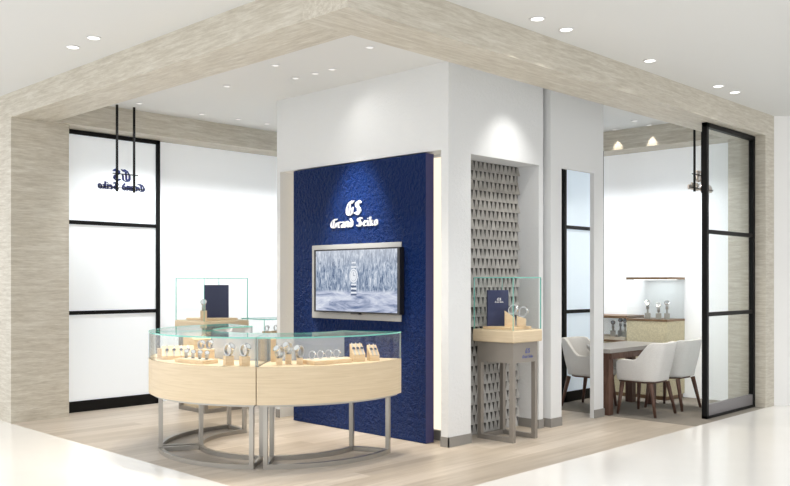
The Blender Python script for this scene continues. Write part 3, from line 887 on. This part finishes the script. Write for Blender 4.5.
# --- rear counter
x, y = pol(0.90, 108); rw = radians(18)
wedge(x, y, DZ, 0.42, 0.14, 0.12, 0.185, rw, 'long wooden riser inside the rear curved counter')
for i, nm in enumerate(('left', 'right')):
    x, y = pol(0.86 + 0.08 * i, 88 - 3 * i)
    cube_stand(x, y, DZ, 0.07, 0.11, facing(x, y), nm + ' small wooden stand inside the rear curved counter')
    loop_watch((x, y, DZ + 0.111), rotc(x, y), 'wristwatch on the ' + nm + ' small stand in the rear counter', GC, 1.1)
for i, nm in enumerate(('left', 'right')):
    cube_stand(2.50 + 0.13 * i, 4.12 - 0.0 * i, 0.8605, 0.08, 0.05, 0.3, nm + ' wooden block in the straight counter behind the white block')
    loop_watch((2.50 + 0.13 * i, 4.12, 0.912), 2.0, 'wristwatch on the ' + nm + ' block of the straight rear counter', GC, 0.8)
# --- pedestal cases
ZP = 1.0665
for (dx, dy, w_, d_, h0, h1, nm) in ((0.225, 0.215, 0.085, 0.095, 0.085, 0.150, 'taller left'), (0.280, 0.118, 0.075, 0.085, 0.075, 0.10, 'lower right')):
    x, y = PED[0] + dx, PED[1] + dy; rw = radians(38)
    wedge(x, y, ZP, w_, d_, h0, h1, rw, nm + ' sloped wooden stand in the glass case by the niche')
    t = loop_watch((x, y, ZP + (h0 + h1) / 2 + 0.004), radians(128), 'silver wristwatch leaning on the ' + nm + ' stand in the case by the niche', GD, 1.25)
    t.rotation_euler = (0, -atan2(h1 - h0, d_), radians(128))
x, y = PBK[0] + 0.14, PBK[1] + 0.22
cube_stand(x, y, ZP, 0.075, 0.09, facing(x, y), 'wooden block stand left of the navy card in the rear glass case')
loop_watch((x, y, ZP + 0.091), rotc(x, y), 'wristwatch on the block stand in the rear glass case', GD, 1.5)

# ------------------------------------------------------------ consulting area
# back cases
t = thing('display_cabinet', 'tall beige display cabinet with bronze-capped glass case behind the chairs', 'display cabinet', (6.43, 1.115, 0))
w, d = 0.48, 0.56
MB().box(0.015, w - 0.015, 0.015, d - 0.015, 0.0, 0.05).build('plinth', M['bronze'], t)
MB().box(0, w, 0, d, 0.05, 0.985).build('body', M['shagreen'], t)
MB().box(-0.004, w + 0.004, -0.004, d + 0.004, 0.985, 1.012).build('bronze_ledge', M['bronze'], t, 0.002)
MB().box(-0.004, w + 0.004, -0.004, d + 0.004, 1.516, 1.545).build('bronze_cap', M['bronze'], t, 0.002)
MB().box(0.08, w - 0.08, 0.06, d - 0.06, 1.511, 1.5155).build('glow_strip', M['case_fill'], t)  # glowing slab added under the cap to brighten the case
g = MB(); th = 0.008
g.slab(0, w, 0, th, 1.012, 1.516, 'y'); g.slab(0, w, d - th, d, 1.012, 1.516, 'y'); g.slab(0, th, th, d - th, 1.012, 1.516, 'x'); g.slab(w - th, w, th, d - th, 1.012, 1.516, 'x')
g.build('glass_case', [M['glass'], M['glass']], t)
t = thing('display_cabinet', 'low beige display cabinet with bronze-edged glass top left of the tall one', 'display cabinet', (6.43, 1.685, 0))
d = 0.70
MB().box(0.015, w - 0.015, 0.0, d, 0.0, 0.05).build('plinth', M['bronze'], t)
MB().box(0, w, 0, d, 0.05, 0.70).build('body', M['shagreen'], t)
MB().box(-0.004, w + 0.004, 0, d, 0.70, 0.725).build('bronze_ledge', M['bronze'], t, 0.002)
MB().box(0.03, w - 0.03, 0.02, d - 0.02, 0.725, 0.765).build('riser', M['tray_pad'], t)
MB().box(-0.004, w + 0.004, 0, d, 1.010, 1.045).build('bronze_cap', M['bronze'], t, 0.002)
for gx in (0, w - th): MB().box(gx, gx + th, 0, d, 0.725, 1.010).build('glass_pane', M['glass'], t)

def bust(x, y, z, label, tall):
    t_ = thing('watch_holder', label, 'display stand', (x, y, z), rotc(x, y), 'grey watch holders in the cabinets')
    MB().box(-0.035, 0.035, -0.035, 0.035, 0, 0.075).build('stand_block', M['acrylic'], t_, 0.003)
    MB().tube((0, 0, 0.075), (0, 0, 0.075 + tall), 0.014, 0.010).build('stem', M['acrylic'], t_)
    return t_
for (x, y, z, tl, nm) in ((6.53, 1.43, 1.0125, 0.05, 'left holder'), (6.53, 1.28, 1.0125, 0.02, 'middle holder'), (6.60, 1.20, 1.0125, 0.05, 'right holder')):
    bust(x, y, z, 'grey ' + nm + ' in the tall beige cabinet', tl)
    loop_watch((x, y, z + 0.0755 + tl), rotc(x, y), 'wristwatch on the ' + nm + ' of the tall beige cabinet', 'watches in the beige cabinets', 1.3)
for (x, y, z, tl, nm) in ((6.53, 1.93, 0.7655, 0.03, 'left holder'), (6.60, 1.86, 0.7655, 0.06, 'middle holder'), (6.53, 1.755, 0.7655, 0.06, 'right holder')):
    bust(x, y, z, 'grey ' + nm + ' in the low beige cabinet', tl)
    loop_watch((x, y, z + 0.0755 + tl), rotc(x, y), 'wristwatch on the ' + nm + ' of the low beige cabinet', 'watches in the beige cabinets', 1.2)

# table
t = thing('consulting_table', 'grey stone topped table with dark walnut frame at the white chairs', 'table', (4.87, 0.95, 0))
L_, D_ = 1.27, 0.56
MB().prism([(-0.09, 0), (L_, 0), (L_, D_), (0.34, D_), (-0.09, 0.24)], 0.70, 0.745).build('tabletop', M['table_top'], t, 0.003)
ap = MB()
ap.box(0.0, L_ - 0.03, 0.03, 0.055, 0.625, 0.70); ap.box(0.37, L_ - 0.03, D_ - 0.055, D_ - 0.03, 0.625, 0.70)
ap.box(L_ - 0.055, L_ - 0.03, 0.055, D_ - 0.055, 0.625, 0.70)
ap.build('apron', M['walnut'], t)
for x, y, w_, d_ in ((-0.01, 0.06, 0.10, 0.16), (L_ - 0.14, 0.135, 0.10, 0.08), (L_ - 0.14, D_ - 0.15, 0.10, 0.09)):
    MB().box(x, x + w_, y, y + d_, 0, 0.70).build('leg', M['walnut'], t, 0.003)

# armchairs
def make_chair(label):
    t_ = thing('armchair', label, 'chair', (0, 0, 0), 0, 'armchairs around the consulting table')
    # local: faces +Y, back at -Y
    hw, fd, bd = 0.265, 0.235, -0.245
    path = []
    rr = 0.17
    # left front -> left back corner -> back -> right
    def arc(cx, cy, a0, a1, k):
        return [(cx + rr * cos(radians(a0 + (a1 - a0) * i / k)), cy + rr * sin(radians(a0 + (a1 - a0) * i / k))) for i in range(k + 1)]
    pts = [(-hw, fd - (fd - (bd + rr)) * i / 9) for i in range(9)]
    pts += arc(-hw + rr, bd + rr, 180, 270, 8)
    pts += [(-hw + rr + (2 * hw - 2 * rr) * i / 6, bd) for i in range(1, 6)]
    pts += arc(hw - rr, bd + rr, 270, 360, 8)
    pts += [(hw, (bd + rr) + (fd - (bd + rr)) * i / 9) for i in range(1, 10)]
    n_ = len(pts)
    def top(y):
        # arms dip toward the front, sweep up to the back
        u = (fd - y) / (fd - bd)
        if u < 0.10: return 0.595 + 0.025 * (u / 0.10)
        if u < 0.45: return 0.62
        v_ = min(1.0, (u - 0.45) / 0.38); v_ = v_ * v_ * (3 - 2 * v_)
        return 0.62 + 0.195 * v_
    th_ = 0.055
    rows_ = []
    NZ = 7
    for i, (x, y) in enumerate(pts):
        a = Vector(pts[max(i - 1, 0)]); c_ = Vector(pts[min(i + 1, n_ - 1)])
        tn = (c_ - a).normalized(); nrm = Vector((-tn.y, tn.x))      # points inward for this direction
        if nrm.dot(Vector((-x, -y + 0.05))) < 0: nrm = -nrm
        tz = top(y)
        out, inn = [], []
        for j in range(NZ + 1):
            s_ = j / NZ; z = 0.385 + (tz - 0.385) * s_
            lean = 0.15 * max(0, z - 0.45) * max(0, min(1, (-y + 0.02) / 0.22))     # back reclines
            flare = -0.035 * (1 - s_) ** 2                                           # tucks in below
            ox = x - nrm.x * flare; oy = y - nrm.y * flare - lean
            ox -= 0; out.append((x - nrm.x * flare * 1.0, y - nrm.y * flare * 1.0 - lean, z))
            inn.append((x + nrm.x * (th_), y + nrm.y * (th_) - lean, z))
        rows_.append(out + inn[::-1])
    k = len(rows_[0])
    b_ = MB(); vs_ = [p for r in rows_ for p in r]; fs = []
    for i in range(n_ - 1):
        for j in range(k):
            fs.append((i * k + j, (i + 1) * k + j, (i + 1) * k + (j + 1) % k, i * k + (j + 1) % k))
    fs.append(tuple(range(k))); fs.append(tuple(reversed(range((n_ - 1) * k, n_ * k))))
    b_.add(vs_, fs)
    o_ = b_.build('backrest_shell', M['fabric'], t_, 0.016, True, seg=3)
    # seat
    sp = [(-hw + 0.06, fd + 0.02), (-hw + 0.06, bd + 0.16), (-0.13, bd + 0.065), (0.13, bd + 0.065), (hw - 0.06, bd + 0.16), (hw - 0.06, fd + 0.02)]
    MB().prism(sp, 0.375, 0.475).build('seat', M['fabric'], t_, 0.022, True, seg=3)
    MB().prism([(x * 0.92, y * 0.92) for x, y in sp], 0.36, 0.376).build('seat_frame', M['walnut'], t_)
    for sx in (-1, 1):
        for sy, y0, y1 in ((1, 0.19, 0.225), (-1, -0.16, -0.235)):
            b2 = MB()
            p0 = (sx * 0.19, y0, 0.362); p1_ = (sx * 0.235, y1, 0.0)
            b2.tube(p0, p1_, 0.026, 0.015, 14); b2.build('leg', M['walnut'], t_, smooth=True)
    return t_
ch = make_chair('near white upholstered armchair with walnut legs, its arm toward the camera, at the table')
ch.location = (5.305, 0.795, 0)
dup(ch, (5.95, 0.80, 0), 0.0, 'far white upholstered armchair beside the glass screen, partly hidden by the near one')
dup(ch, (5.345, 1.56, 0), pi, 'white armchair on the far side of the table, seen through the doorway opening')
